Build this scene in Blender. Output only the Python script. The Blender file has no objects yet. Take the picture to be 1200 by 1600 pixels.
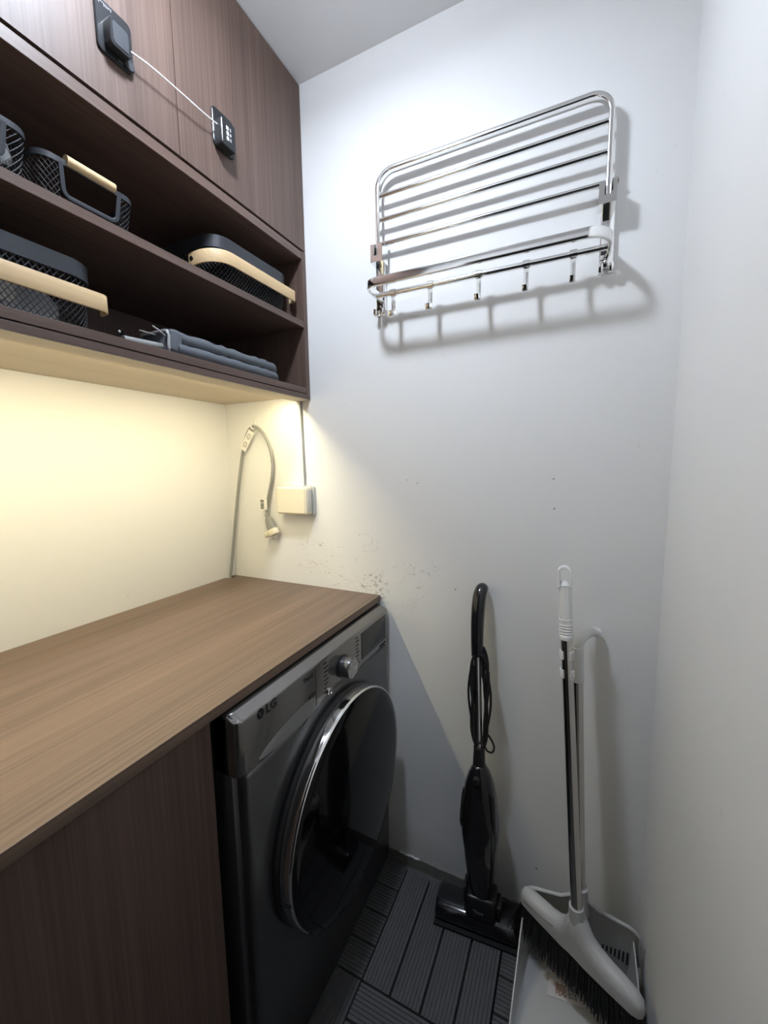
import bpy, bmesh, math, random
from mathutils import Vector, Matrix
random.seed(7)
PI = math.pi
scn = bpy.context.scene
COL = scn.collection

# ------------------------------------------------------------------ camera
def make_camera():
    yaw, pitch, roll = -0.4448, -0.1179, 0.0147
    cy, sy, cp, sp = math.cos(yaw), math.sin(yaw), math.cos(pitch), math.sin(pitch)
    fwd = Vector((sy * cp, cy * cp, sp)); right = Vector((cy, -sy, 0)); down = fwd.cross(right)
    c, s = math.cos(roll), math.sin(roll)
    r2 = c * right + s * down; d2 = -s * right + c * down
    cam = bpy.data.cameras.new('camera'); o = bpy.data.objects.new('camera', cam); COL.objects.link(o)
    m = Matrix((r2, -d2, -fwd)).transposed().to_4x4()
    m.translation = Vector((1.1141, -1.0599, 1.2728))
    o.matrix_world = m
    cam.sensor_fit = 'VERTICAL'; cam.sensor_height = 24.0; cam.lens = 628.0858 / 1600 * 24.0
    cam.clip_start = 0.01; cam.clip_end = 50
    scn.camera = o
make_camera()

# ------------------------------------------------------------------ world, exposure
w = bpy.data.worlds.new('world'); scn.world = w; w.use_nodes = True
w.node_tree.nodes['Background'].inputs[0].default_value = (0.05, 0.05, 0.055, 1)
w.node_tree.nodes['Background'].inputs[1].default_value = 0.1
vs = scn.view_settings
vs.view_transform = 'Standard'; vs.look = 'None'; vs.exposure = 0.76; vs.gamma = 1.0; vs.use_curve_mapping = False
LAMP_SIDE = 43.0
LAMP_BOTTOM = 183.0
LAMP_COL = (0.87, 0.965, 1.11)
LED_STR = 104.0
LED_COL = (1.0, 0.90, 0.57)

# ------------------------------------------------------------------ materials
MATS = {}
def nt(name):
    m = bpy.data.materials.new(name); m.use_nodes = True
    t = m.node_tree; b = t.nodes['Principled BSDF']
    MATS[name] = m
    return m, t, b
def N(t, typ, **kw):
    n = t.nodes.new(typ)
    for k, v in kw.items():
        if isinstance(k, str) and hasattr(n, k): setattr(n, k, v)
    return n
def ramp(t, stops):
    r = t.nodes.new('ShaderNodeValToRGB'); e = r.color_ramp.elements
    while len(e) < len(stops): e.new(0.5)
    for q, (p, c) in zip(e, stops):
        q.position = p; q.color = (c[0], c[1], c[2], 1) if not isinstance(c, (int, float)) else (c, c, c, 1)
    return r
def coords(t, scale=(1, 1, 1), loc=(0, 0, 0), rot=(0, 0, 0)):
    tc = t.nodes.new('ShaderNodeTexCoord'); mp = t.nodes.new('ShaderNodeMapping')
    mp.inputs['Scale'].default_value = scale; mp.inputs['Location'].default_value = loc; mp.inputs['Rotation'].default_value = rot
    t.links.new(tc.outputs['Object'], mp.inputs['Vector'])
    return mp.outputs['Vector']
def noise(t, vec, scale, detail=4, rough=0.55, dist=0.0):
    n = t.nodes.new('ShaderNodeTexNoise'); n.inputs['Scale'].default_value = scale
    n.inputs['Detail'].default_value = detail; n.inputs['Roughness'].default_value = rough
    n.inputs['Distortion'].default_value = dist
    if vec is not None: t.links.new(vec, n.inputs['Vector'])
    return n.outputs['Fac']
def math_(t, op, a, b=None, clamp=False):
    n = t.nodes.new('ShaderNodeMath'); n.operation = op; n.use_clamp = clamp
    for i, v in enumerate((a, b)):
        if v is None: continue
        if isinstance(v, (int, float)): n.inputs[i].default_value = v
        else: t.links.new(v, n.inputs[i])
    return n.outputs[0]
def mix(t, fac, a, b):
    n = t.nodes.new('ShaderNodeMix'); n.data_type = 'RGBA'
    if isinstance(fac, (int, float)): n.inputs[0].default_value = fac
    else: t.links.new(fac, n.inputs[0])
    for i, v in ((6, a), (7, b)):
        if isinstance(v, (tuple, list)): n.inputs[i].default_value = (v[0], v[1], v[2], 1)
        else: t.links.new(v, n.inputs[i])
    return n.outputs[2]
def bump(t, b, h, strength=0.2, dist=0.002):
    n = t.nodes.new('ShaderNodeBump'); n.inputs['Strength'].default_value = strength; n.inputs['Distance'].default_value = dist
    t.links.new(h, n.inputs['Height']); t.links.new(n.outputs[0], b.inputs['Normal'])

def plain(name, col, rough=0.5, metal=0.0, var=0.06, nscale=30, bmp=0.0, coat=0.0, spec=0.5, trans=0.0, ior=1.45, alpha=1.0, aniso=0.0):
    m, t, b = nt(name)
    v = coords(t); f = noise(t, v, nscale, 3)
    c0 = tuple(max(0, x * (1 - var)) for x in col); c1 = tuple(min(1, x * (1 + var)) for x in col)
    t.links.new(mix(t, f, c0, c1), b.inputs['Base Color'])
    b.inputs['Roughness'].default_value = rough; b.inputs['Metallic'].default_value = metal
    b.inputs['Specular IOR Level'].default_value = spec
    b.inputs['Coat Weight'].default_value = coat; b.inputs['Coat Roughness'].default_value = 0.05
    b.inputs['Transmission Weight'].default_value = trans; b.inputs['IOR'].default_value = ior
    b.inputs['Alpha'].default_value = alpha
    if bmp: bump(t, b, noise(t, v, nscale * 8, 4), bmp, 0.001)
    return m
def wood(name, dark, light, axis, rough=0.42, S=1.0, spec=0.5, contrast=1.0, seedloc=0.0):
    m, t, b = nt(name)
    def vec(across, along):
        sc = [across, across, across]; sc['XYZ'.index(axis)] = along
        return coords(t, tuple(sc), (seedloc, seedloc * 1.3, seedloc * .7))
    fine = noise(t, vec(260 * S, 2.2 * S), 1.0, 3, 0.6)
    mid = noise(t, vec(70 * S, 1.1 * S), 1.0, 4, 0.6, 0.4)
    broad = noise(t, vec(14 * S, 0.7 * S), 1.0, 2, 0.5, 0.6)
    f = math_(t, 'ADD', math_(t, 'MULTIPLY', fine, 0.48), math_(t, 'ADD', math_(t, 'MULTIPLY', mid, 0.36), math_(t, 'MULTIPLY', broad, 0.25)))
    r = ramp(t, [(0.5 - 0.16 / contrast, dark), (0.5 + 0.20 / contrast, light)])
    t.links.new(f, r.inputs[0]); t.links.new(r.outputs[0], b.inputs['Base Color'])
    b.inputs['Roughness'].default_value = rough; b.inputs['Specular IOR Level'].default_value = spec
    bump(t, b, fine, 0.12, 0.0008)
    return m

WD, WL = (0.056, 0.033, 0.025), (0.146, 0.094, 0.074)
wood('walnut_vertical', WD, WL, 'Z', 0.50)
wood('walnut_along', WD, WL, 'Y', 0.42)
wood('walnut_worktop', (0.058, 0.036, 0.026), (0.190, 0.126, 0.090), 'Y', 0.40, 0.8, 0.5, 0.9, 3.1)
wood('walnut_across', WD, WL, 'X', 0.42)
wood('underside_beige', (0.52, 0.44, 0.33), (0.62, 0.53, 0.41), 'Y', 0.6, 0.5)
wood('pale_beech', (0.50, 0.34, 0.17), (0.66, 0.48, 0.27), 'Y', 0.5, 0.5)

SPECKS = ((1.066, 1.232, .0020), (1.070, 1.159, .0022), (0.714, 1.219, .0018), (0.685, 1.228, .0016), (0.825, 0.926, .0022), (1.057, 0.164, .0030))
def wall_mat(name, stained):
    m, t, b = nt(name)
    v = coords(t)
    base = mix(t, noise(t, v, 3.0, 4), (0.745, 0.74, 0.73), (0.785, 0.78, 0.77))
    h = noise(t, v, 26, 5, 0.6)
    col = base
    sm = ramp(t, [(0.685, 0.0), (0.72, 1.0)]); t.links.new(noise(t, coords(t, (1, 1, 1), (4.2, 1.1, 9.3)), 33, 3, 0.6), sm.inputs[0])
    sm2 = ramp(t, [(0.52, 0.0), (0.60, 1.0)]); t.links.new(noise(t, v, 4.5, 2), sm2.inputs[0])
    col = mix(t, math_(t, 'MULTIPLY', math_(t, 'MULTIPLY', sm.outputs[0], sm2.outputs[0]), 0.16), col, (0.45, 0.43, 0.40))
    if stained:
        sep = t.nodes.new('ShaderNodeSeparateXYZ'); t.links.new(v, sep.inputs[0])
        def blob(x, z, rx, rz):
            a = math_(t, 'POWER', math_(t, 'DIVIDE', math_(t, 'SUBTRACT', sep.outputs[0], x), rx), 2.0)
            c = math_(t, 'POWER', math_(t, 'DIVIDE', math_(t, 'SUBTRACT', sep.outputs[2], z), rz), 2.0)
            return math_(t, 'SUBTRACT', 1.0, math_(t, 'ADD', a, c), True)
        # flaking paint: contour lines of a noise field inside a patch above the worktop end
        patch = blob(0.52, 0.96, 0.30, 0.16)
        n1 = noise(t, coords(t, (1, 1, 1.5)), 13, 3, 0.5, 0.6)
        line = math_(t, 'LESS_THAN', math_(t, 'ABSOLUTE', math_(t, 'SUBTRACT', n1, 0.545)), 0.0062)
        brk = ramp(t, [(0.47, 0.0), (0.53, 1.0)]); t.links.new(noise(t, coords(t, (1, 1, 1), (2.7, 0, 5.1)), 17, 2), brk.inputs[0])
        pl = math_(t, 'MULTIPLY', math_(t, 'MULTIPLY', line, brk.outputs[0]), math_(t, 'MULTIPLY', patch, 1.6, True))
        col = mix(t, math_(t, 'MULTIPLY', pl, 0.50), col, (0.42, 0.38, 0.33))
        flake = ramp(t, [(0.53, 0.0), (0.56, 1.0)]); t.links.new(n1, flake.inputs[0])
        # mould specks at the worktop's front corner
        mould = math_(t, 'MULTIPLY', blob(0.572, 0.902, 0.055, 0.050), 2.2, True)
        n2 = noise(t, coords(t, (1, 1, 1.4)), 75, 4, 0.65)
        mr = ramp(t, [(0.53, 0.0), (0.62, 1.0)]); t.links.new(n2, mr.inputs[0])
        col = mix(t, math_(t, 'MULTIPLY', math_(t, 'MULTIPLY', mould, mr.outputs[0]), 0.75), col, (0.16, 0.13, 0.10))
        sp = math_(t, 'MULTIPLY', blob(0.42, 0.97, 0.30, 0.14), 1.3, True)
        mr2 = ramp(t, [(0.66, 0.0), (0.70, 1.0)]); t.links.new(noise(t, coords(t, (1, 1, 1.2), (8, 0, 3)), 48, 3, 0.6), mr2.inputs[0])
        col = mix(t, math_(t, 'MULTIPLY', math_(t, 'MULTIPLY', sp, mr2.outputs[0]), 0.45), col, (0.33, 0.30, 0.26))
        # chips and specks
        for sx, sz, sr in SPECKS:
            col = mix(t, math_(t, 'MULTIPLY', math_(t, 'GREATER_THAN', blob(sx, sz, sr, sr * 1.2), 0.05), 0.7), col, (0.12, 0.11, 0.10))
        # grime near the floor, left end
        gr = math_(t, 'MULTIPLY', blob(0.66, 0.0, 0.22, 0.16), noise(t, v, 40, 3))
        col = mix(t, math_(t, 'MULTIPLY', gr, 0.5), col, (0.30, 0.27, 0.23))
        h = math_(t, 'ADD', h, math_(t, 'MULTIPLY', math_(t, 'MULTIPLY', flake.outputs[0], math_(t, 'MULTIPLY', patch, 1.5, True)), 0.8))
    t.links.new(col, b.inputs['Base Color'])
    b.inputs['Roughness'].default_value = 0.55; b.inputs['Specular IOR Level'].default_value = 0.35
    bump(t, b, h, 0.16, 0.002)
wall_mat('white_paint', False); wall_mat('white_paint_flaking', True)
plain('ceiling_paint', (0.78, 0.78, 0.78), 0.8, 0, 0.02, 6, 0.05)
plain('concrete', (0.10, 0.10, 0.10), 0.9, 0, 0.2, 20, 0.3)
plain('deck_grey', (0.085, 0.085, 0.088), 0.75, 0, 0.16, 60, 0.3)
plain('deck_base', (0.012, 0.012, 0.012), 0.9)
plain('grime_strip', (0.20, 0.19, 0.175), 0.9, 0, 0.35, 60, 0.4)
plain('paint_lip', (0.50, 0.50, 0.49), 0.7, 0, 0.1, 60, 0.3)
plain('chrome', (0.86, 0.86, 0.85), 0.09, 1.0, 0.01, 10)
plain('steel', (0.62, 0.60, 0.58), 0.16, 1.0, 0.03, 10)
plain('washer_grey', (0.125, 0.125, 0.130), 0.30, 0.8, 0.05, 90, 0.0, 0.25)
plain('washer_panel', (0.25, 0.24, 0.233), 0.18, 0.85, 0.03, 90, 0.0, 0.3)
plain('washer_drawer', (0.26, 0.255, 0.25), 0.36, 0.7, 0.03, 90)
plain('black_glass', (0.004, 0.004, 0.005), 0.06, 0, 0.1, 8, 0, 0.0, 0.30)
plain('display_glass', (0.012, 0.014, 0.016), 0.10, 0, 0.1, 8)
plain('black_plastic', (0.012, 0.012, 0.013), 0.32, 0, 0.1, 30)
plain('black_gloss', (0.008, 0.008, 0.010), 0.14, 0, 0.1, 30, 0, 0.4)
plain('smoke_plastic', (0.018, 0.018, 0.020), 0.12, 0, 0.1, 30, 0, 0.4)
plain('rubber_black', (0.010, 0.010, 0.011), 0.5, 0, 0.1, 30)
plain('ink_dark', (0.006, 0.006, 0.007), 0.7, 0, 0.1, 30)
plain('ink_grey', (0.22, 0.22, 0.23), 0.5, 0, 0.1, 30)
plain('ink_white', (0.82, 0.84, 0.85), 0.4, 0, 0.03, 30)
plain('ink_red', (0.24, 0.085, 0.055), 0.6, 0, 0.1, 30)
plain('dial_metal', (0.60, 0.60, 0.61), 0.28, 1.0, 0.10, 40)
plain('lock_black', (0.016, 0.017, 0.019), 0.28, 0, 0.1, 30)
plain('wire_black', (0.013, 0.014, 0.016), 0.55, 0.0, 0.1, 30)
plain('rim_charcoal', (0.030, 0.033, 0.039), 0.45, 0.1, 0.08, 30)
plain('fabric_grey', (0.105, 0.115, 0.130), 0.92, 0, 0.12, 240, 0.4)
plain('fabric_trim', (0.42, 0.42, 0.42), 0.9, 0, 0.1, 200, 0.3)
plain('bag_grey', (0.44, 0.45, 0.47), 0.5, 0, 0.18, 60, 0.3)
plain('clear_plastic', (0.9, 0.92, 0.93), 0.08, 0, 0.02, 10, 0, 0, 0.5, 0.85, 1.45)
plain('cable_grey', (0.27, 0.27, 0.26), 0.5, 0, 0.05, 40)
plain('ivory', (0.72, 0.66, 0.52), 0.45, 0, 0.03, 20)
plain('ivory_cool_lit', (0.55, 0.55, 0.53), 0.4, 0, 0.03, 20)  # ivory with the cool lamp's grey cast put into its colour
plain('white_plastic', (0.74, 0.74, 0.73), 0.40, 0, 0.02, 20)
plain('pan_white', (0.43, 0.435, 0.44), 0.42, 0, 0.03, 20)
plain('sticker', (0.55, 0.52, 0.53), 0.35, 0, 0.04, 20)
plain('paper', (0.80, 0.78, 0.72), 0.7, 0, 0.04, 60)
plain('bristle_black', (0.016, 0.017, 0.020), 0.55, 0, 0.25, 300)
plain('clear_hook', (0.80, 0.79, 0.76), 0.2, 0, 0.02, 20)
def emit(name, col, s):
    m, t, b = nt(name)
    b.inputs['Base Color'].default_value = (0.8, 0.8, 0.8, 1)
    b.inputs['Emission Color'].default_value = (*col, 1); b.inputs['Emission Strength'].default_value = s
emit('led_emit', LED_COL, LED_STR)
emit('lamp_side', LAMP_COL, LAMP_SIDE); emit('lamp_bottom', LAMP_COL, LAMP_BOTTOM)

# ------------------------------------------------------------------ mesh helpers
ROOT = {}
def tag(o, label=None, cat=None, group=None, kind=None):
    if label: o['label'] = label
    if cat: o['category'] = cat
    if group: o['group'] = group
    if kind: o['kind'] = kind
    return o
def thing(name, loc, label, cat, group=None, rotz=0.0):
    o = bpy.data.objects.new(name, None); COL.objects.link(o)
    o.location = loc; o.rotation_euler = (0, 0, rotz); o.empty_display_size = 0.05
    ROOT[o.name] = Vector(loc)
    return tag(o, label, cat, group)
class MB:
    def __init__(s): s.bm = bmesh.new()
    def box(s, x0, x1, y0, y1, z0, z1, bev=0.0, seg=2, M=None):
        r = bmesh.ops.create_cube(s.bm, size=1.0)
        vs_ = r['verts']
        for v in vs_:
            v.co = Vector(((x0 + x1) / 2 + v.co.x * (x1 - x0), (y0 + y1) / 2 + v.co.y * (y1 - y0), (z0 + z1) / 2 + v.co.z * (z1 - z0)))
        if bev > 0:
            es = list({e for v in vs_ for e in v.link_edges})
            rr = bmesh.ops.bevel(s.bm, geom=es, offset=bev, segments=seg, profile=0.5, affect='EDGES')
            vs_ = [v for v in rr['verts']]
            allv = set(vs_)
            for f in rr['faces']: allv |= set(f.verts)
            vs_ = list(allv)
        if M is not None:
            for v in vs_: v.co = M @ v.co
        return s
    def loft(s, rings, cap=True, closed=True):
        R = [[s.bm.verts.new(p) for p in ring] for ring in rings]
        n = len(R[0])
        for a, b in zip(R, R[1:]):
            for i in range(n if closed else n - 1):
                j = (i + 1) % n
                try: s.bm.faces.new((a[i], a[j], b[j], b[i]))
                except ValueError: pass
        if cap and closed:
            s.bm.faces.new(list(reversed(R[0]))); s.bm.faces.new(R[-1])
        return s
    def loop_loft(s, rings):
        R = [[s.bm.verts.new(p) for p in ring] for ring in rings]
        n = len(R[0])
        for k in range(len(R)):
            a, b = R[k], R[(k + 1) % len(R)]
            for i in range(n):
                j = (i + 1) % n
                s.bm.faces.new((a[i], a[j], b[j], b[i]))
        return s
    def tube(s, pts, r, n=10, closed=False, cap=True):
        pts = [Vector(p) for p in pts]
        rr = r if isinstance(r, (list, tuple)) else [r] * len(pts)
        m = len(pts); T = []
        for i in range(m):
            if closed: d = pts[(i + 1) % m] - pts[i - 1]
            else: d = pts[min(i + 1, m - 1)] - pts[max(i - 1, 0)]
            T.append(d.normalized())
        u = T[0].orthogonal().normalized(); rings = []
        for i in range(m):
            if i: u = (u - T[i] * u.dot(T[i])).normalized()
            v = T[i].cross(u)
            rings.append([pts[i] + (u * math.cos(2 * PI * k / n) + v * math.sin(2 * PI * k / n)) * rr[i] for k in range(n)])
        if closed: s.loop_loft(rings)
        else: s.loft(rings, cap)
        return s
    def band(s, pts, nrm, prof, closed=False):
        """sweep a profile (u in the path's plane, v along nrm) along a planar path"""
        pts = [Vector(p) for p in pts]; b = Vector(nrm).normalized(); m = len(pts); rings = []
        for i in range(m):
            if closed: d0 = pts[i] - pts[i - 1]; d1 = pts[(i + 1) % m] - pts[i]
            else: d0 = pts[i] - pts[max(i - 1, 0)] if i else pts[1] - pts[0]; d1 = pts[min(i + 1, m - 1)] - pts[i] if i < m - 1 else d0
            t = (d0.normalized() + d1.normalized()).normalized()
            n = b.cross(t)
            k = 1 / max(0.5, t.dot(d1.normalized()))
            rings.append([pts[i] + n * u * k + b * v for u, v in prof])
        if closed: s.loop_loft(rings)
        else: s.loft(rings)
        return s
    def lathe(s, prof, axis_o, axis, n=48, cap=True):
        a = Vector(axis).normalized(); u = a.orthogonal().normalized(); v = a.cross(u); o = Vector(axis_o)
        rings = [[o + a * h + (u * math.cos(2 * PI * k / n) + v * math.sin(2 * PI * k / n)) * r for k in range(n)] for r, h in prof]
        s.loft(rings, cap); return s
    def prism(s, poly, vec):
        vec = Vector(vec); s.loft([[Vector(p) for p in poly], [Vector(p) + vec for p in poly]]); return s
    def quad(s, *p):
        s.bm.faces.new([s.bm.verts.new(q) for q in p]); return s
    def build(s, name, mat, parent=None, smooth=True, local=False, angle=35, kind=None, label=None):
        bmesh.ops.recalc_face_normals(s.bm, faces=s.bm.faces)
        me = bpy.data.meshes.new(name)
        if parent is not None and not local:
            off = ROOT[parent.name]
            for v in s.bm.verts: v.co -= off
        s.bm.to_mesh(me); s.bm.free()
        me.materials.append(MATS[mat])
        if smooth:
            me.polygons.foreach_set('use_smooth', [True] * len(me.polygons))
            me.set_sharp_from_angle(angle=math.radians(angle))
        o = bpy.data.objects.new(name, me); COL.objects.link(o)
        if parent is not None:
            o.parent = parent; ROOT[o.name] = ROOT[parent.name]
        else: ROOT[o.name] = Vector((0, 0, 0))
        if kind: o['kind'] = kind
        if label: o['label'] = label
        return o
def rrect(a, b, r, n=4):
    """rounded rectangle profile, full size a x b"""
    out = []
    for cx, cy, st in ((a / 2 - r, b / 2 - r, 0), (-a / 2 + r, b / 2 - r, 90), (-a / 2 + r, -b / 2 + r, 180), (a / 2 - r, -b / 2 + r, 270)):
        for k in range(n + 1):
            q = math.radians(st + 90 * k / n); out.append((cx + r * math.cos(q), cy + r * math.sin(q)))
    return out
def fillet(pts, r, n=8):
    pts = [Vector(p) for p in pts]; out = [pts[0]]
    for i in range(1, len(pts) - 1):
        rr = r[i - 1] if isinstance(r, (list, tuple)) else r
        a, p, c = pts[i - 1], pts[i], pts[i + 1]
        d0 = (a - p).normalized(); d1 = (c - p).normalized(); ang = d0.angle(d1)
        L = rr / math.tan(ang / 2); ctr = p + (d0 + d1).normalized() * (rr / math.sin(ang / 2))
        s0 = p + d0 * L - ctr; s1 = p + d1 * L - ctr
        for k in range(n + 1):
            f = k / n; th = s0.angle(s1)
            out.append(ctr + (s0 * math.sin((1 - f) * th) + s1 * math.sin(f * th)) / math.sin(th))
    out.append(pts[-1]); return out
def spline(pts, n=8):
    pts = [Vector(p) for p in pts]; out = []
    P = [pts[0] * 2 - pts[1]] + pts + [pts[-1] * 2 - pts[-2]]
    for i in range(1, len(P) - 2):
        p0, p1, p2, p3 = P[i - 1:i + 3]
        for k in range(n):
            t = k / n
            out.append(0.5 * ((2 * p1) + (p2 - p0) * t + (2 * p0 - 5 * p1 + 4 * p2 - p3) * t * t + (3 * p1 - p0 - 3 * p2 + p3) * t ** 3))
    out.append(pts[-1]); return out
def text(name, body, size, mat, parent, M, thick=0.0004, shear=0.0, spacing=1.0, bold=0.0):
    cu = bpy.data.curves.new(name, 'FONT'); cu.body = body; cu.size = size; cu.extrude = thick
    cu.align_x = 'CENTER'; cu.align_y = 'CENTER'; cu.shear = shear; cu.space_character = spacing; cu.offset = bold
    cu.resolution_u = 3
    tmp = bpy.data.objects.new(name + '_curve', cu); COL.objects.link(tmp)
    dg = bpy.context.evaluated_depsgraph_get(); dg.update()
    me = bpy.data.meshes.new_from_object(tmp.evaluated_get(dg)); bpy.data.objects.remove(tmp); bpy.data.curves.remove(cu)
    me.name = name; me.transform(M); me.materials.clear(); me.materials.append(MATS[mat])
    off = ROOT[parent.name]; me.transform(Matrix.Translation(-off))
    o = bpy.data.objects.new(name, me); COL.objects.link(o); o.parent = parent; ROOT[o.name] = off
    return o
def face_px(y, z, x):
    """text frame lying on a plane facing +x, reading towards +y"""
    return Matrix(((0, 0, 1, x), (1, 0, 0, y), (0, 1, 0, z), (0, 0, 0, 1)))
def copy_tree(o, parent=None, loc=None):
    c = o.copy(); COL.objects.link(c); c.parent = parent
    if loc is not None: c.location = loc
    for ch in list(o.children): copy_tree(ch, c)
    return c

# ------------------------------------------------------------------ the room
RX, CZ, YF = 1.30, 2.35, -1.25
def struct(name, mb, mat, **k):
    o = mb.build(name, mat, None, **k); o['kind'] = 'structure'; return o
struct('floor', MB().box(-0.1, RX + .1, YF - .1, 0.1, -0.06, 0.0), 'concrete', smooth=False)
struct('ceiling', MB().box(-0.1, RX + .1, YF - .1, 0.1, CZ, CZ + .08), 'ceiling_paint', smooth=False)
struct('wall_left', MB().box(-0.1, 0.0, YF - .1, 0.1, 0.0, CZ), 'white_paint', smooth=False)
struct('wall_right', MB().box(RX, RX + .1, YF - .1, 0.1, 0.0, CZ), 'white_paint', smooth=False)
struct('wall_back', MB().box(0.0, RX, 0.0, 0.1, 0.0, CZ), 'white_paint_flaking', smooth=False)
mb = MB(); mb.box(0.0, 0.62, YF - .1, YF, 0.0, CZ); mb.box(0.62, RX, YF - .1, YF, 2.06, CZ); mb.box(1.285, RX, YF - .1, YF, 0.0, 2.06)
struct('wall_front', mb, 'white_paint', smooth=False)
mb = MB(); mb.box(0.60, 0.632, YF - .11, YF + .010, 0.0, 2.07, 0.002, 1); mb.box(1.273, 1.2995, YF - .11, YF + .010, 0.0, 2.07, 0.002, 1); mb.box(0.632, 1.273, YF - .11, YF + .010, 2.045, 2.07, 0.002, 1)
struct('trim_1', mb, 'walnut_vertical', smooth=False)
def skirting():
    # rough unpainted strip where the back wall meets the floor, with a ragged lip of paint above
    rnd = random.Random(3); xs = [0.615 + i * 0.011 for i in range(63)]
    top = [0.036 + rnd.uniform(-0.0012, 0.0012) + 0.001 * math.sin(i * .7) for i in range(63)]
    mb = MB(); poly = [(x, -0.0045, z) for x, z in zip(xs, top)] + [(xs[-1], -0.0045, 0.0), (xs[0], -0.0045, 0.0)]
    mb.prism(poly, (0, 0.0045, 0))
    b = struct('baseboard_back', mb, 'grime_strip', smooth=False)
    mb = MB()
    rings = []
    for i, x in enumerate(xs[3:10]):
        h = rnd.uniform(0.0005, 0.0035)
        z = top[i + 3]
        rings.append([(x, -0.0055, z - .001), (x, -0.006, z + h), (x, -0.0005, z + h + .002), (x, -0.0005, z - .001)])
    mb.loft(rings); mb.build('paint_edge', 'paint_lip', b, smooth=False)
skirting()

# ------------------------------------------------------------------ lamps
def ceiling_lamp():
    o = (0.65, -0.58, CZ)
    L = thing('ceiling_lamp', o, 'small round opal ceiling lamp above the worktop edge', 'ceiling lamp')
    MB().lathe([(0.062, -0.001), (0.062, -0.010), (0.056, -0.014)], o, (0, 0, 1), 40).build('lamp_base', 'white_plastic', L)
    MB().lathe([(0.0555, -0.012), (0.0555, -0.070), (0.0550, -0.074)], o, (0, 0, 1), 40, False).build('opal_rim', 'lamp_side', L)
    MB().lathe([(0.0548, -0.072), (0.0548, -0.0745)], o, (0, 0, 1), 40).build('diffuser', 'lamp_bottom', L)
ceiling_lamp()

# ------------------------------------------------------------------ upper cabinet
KX = 0.3616
def upper_cabinet():
    Y1 = -1.245
    c = thing('wall_cabinet', (0.0, 0.0, 1.473), 'long walnut wall cabinet with two open shelves below closed doors', 'cabinet')
    e = 0.0015
    for ya, yb in ((-0.018, -0.0005), (Y1, Y1 + .018)):
        mb = MB(); z0, z1, z2 = 1.4885, 1.9000, CZ - .002
        mb.prism([(0.0005, ya, z0), (KX, ya, z0), (KX, ya, z1), (KX - .0185, ya, z1), (KX - .0185, ya, z2), (0.0005, ya, z2)], (0, yb - ya, 0))
        mb.build('side_panel', 'walnut_vertical', c, smooth=False)
    MB().box(0.0005, 0.008, Y1 + .018, -0.018, 1.508, CZ - .002).build('back_panel', 'walnut_vertical', c)
    MB().box(0.008, KX - .001, Y1 + .018, -0.018, 1.491, 1.508, 0.0008, 1).build('bottom_board', 'walnut_along', c)
    MB().box(0.309, KX, Y1, -0.0005, 1.4745, 1.4885, 0.0008, 1).build('front_strip', 'walnut_along', c)
    MB().box(0.0005, 0.3085, Y1, -0.0005, 1.4870, 1.4885).build('underside_panel', 'underside_beige', c)
    MB().box(0.309, KX - .001, Y1, -0.0005, 1.473, 1.4745).build('strip_underside', 'underside_beige', c)
    MB().lathe([(0.0035, 0), (0.0035, -0.0012)], (0.262, -0.362, 1.4870), (0, 0, 1), 12).build('screw', 'ink_dark', c)
    MB().box(0.008, KX - .001, Y1 + .018, -0.018, 1.684, 1.7015, 0.0008, 1).build('shelf', 'walnut_along', c)
    MB().box(0.008, KX - .001, Y1 + .018, -0.018, 1.8765, 1.898, 0.0008, 1).build('divider_board', 'walnut_along', c)
    ys = [-0.0015, -0.4215, -0.8515, Y1]
    for a, b in zip(ys, ys[1:]):
        MB().box(KX - .018, KX, b + .0011, a - .0011 if a < -.01 else a, 1.9035, CZ - .004).build('door', 'walnut_vertical', c)
    # black strip stands in for the shade in the gap behind the doors
    MB().box(0.008, KX - .020, Y1 + .018, -0.018, 1.8985, 1.902).build('gap_shade', 'rubber_black', c)
    return c
upper_cabinet()
def led_strip():
    c = thing('led_strip', (0.3015, -0.62, 1.4870), 'warm LED light strip behind the front lip under the wall cabinet', 'light strip')
    MB().box(0.2955, 0.3070, -1.22, -0.050, 1.4845, 1.4870).build('strip_channel', 'white_plastic', c)
    MB().box(0.2970, 0.3055, -1.22, -0.052, 1.4830, 1.4845).build('diffuser', 'led_emit', c)
led_strip()

# ------------------------------------------------------------------ worktop and base cabinet
def worktop():
    z0, z1 = 0.861, 0.880; Y1 = -1.245
    mb = MB()
    poly = [(0.001, -0.046, z0), (0.001, Y1, z0), (0.593, Y1, z0), (0.593, -0.001, z0), (0.001, -0.001, z0), (0.001, -0.016, z0), (0.024, -0.020, z0), (0.024, -0.042, z0)]
    mb.prism(poly, (0, 0, z1 - z0))
    o = mb.build('worktop', 'walnut_worktop', None, smooth=False)
    bv = o.modifiers.new('bevel', 'BEVEL'); bv.width = 0.0008; bv.segments = 2
    tag(o, 'walnut worktop running over the washing machine and base cabinet', 'worktop')
worktop()
def base_cabinet():
    c = thing('base_cabinet', (0.3, -0.93, 0), 'dark walnut base cabinet under the worktop beside the washing machine', 'cabinet')
    MB().box(0.001, 0.557, -0.638, -0.620, 0.0, 0.8595, 0.0008, 1).build('side_panel', 'walnut_vertical', c)
    MB().box(0.557, 0.575, -1.245, -0.620, 0.0, 0.8595, 0.0008, 1).build('front_panel', 'walnut_vertical', c)
    MB().box(0.001, 0.557, -1.245, -1.227, 0.0, 0.8595, 0.0008, 1).build('side_panel', 'walnut_vertical', c)
base_cabinet()

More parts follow.
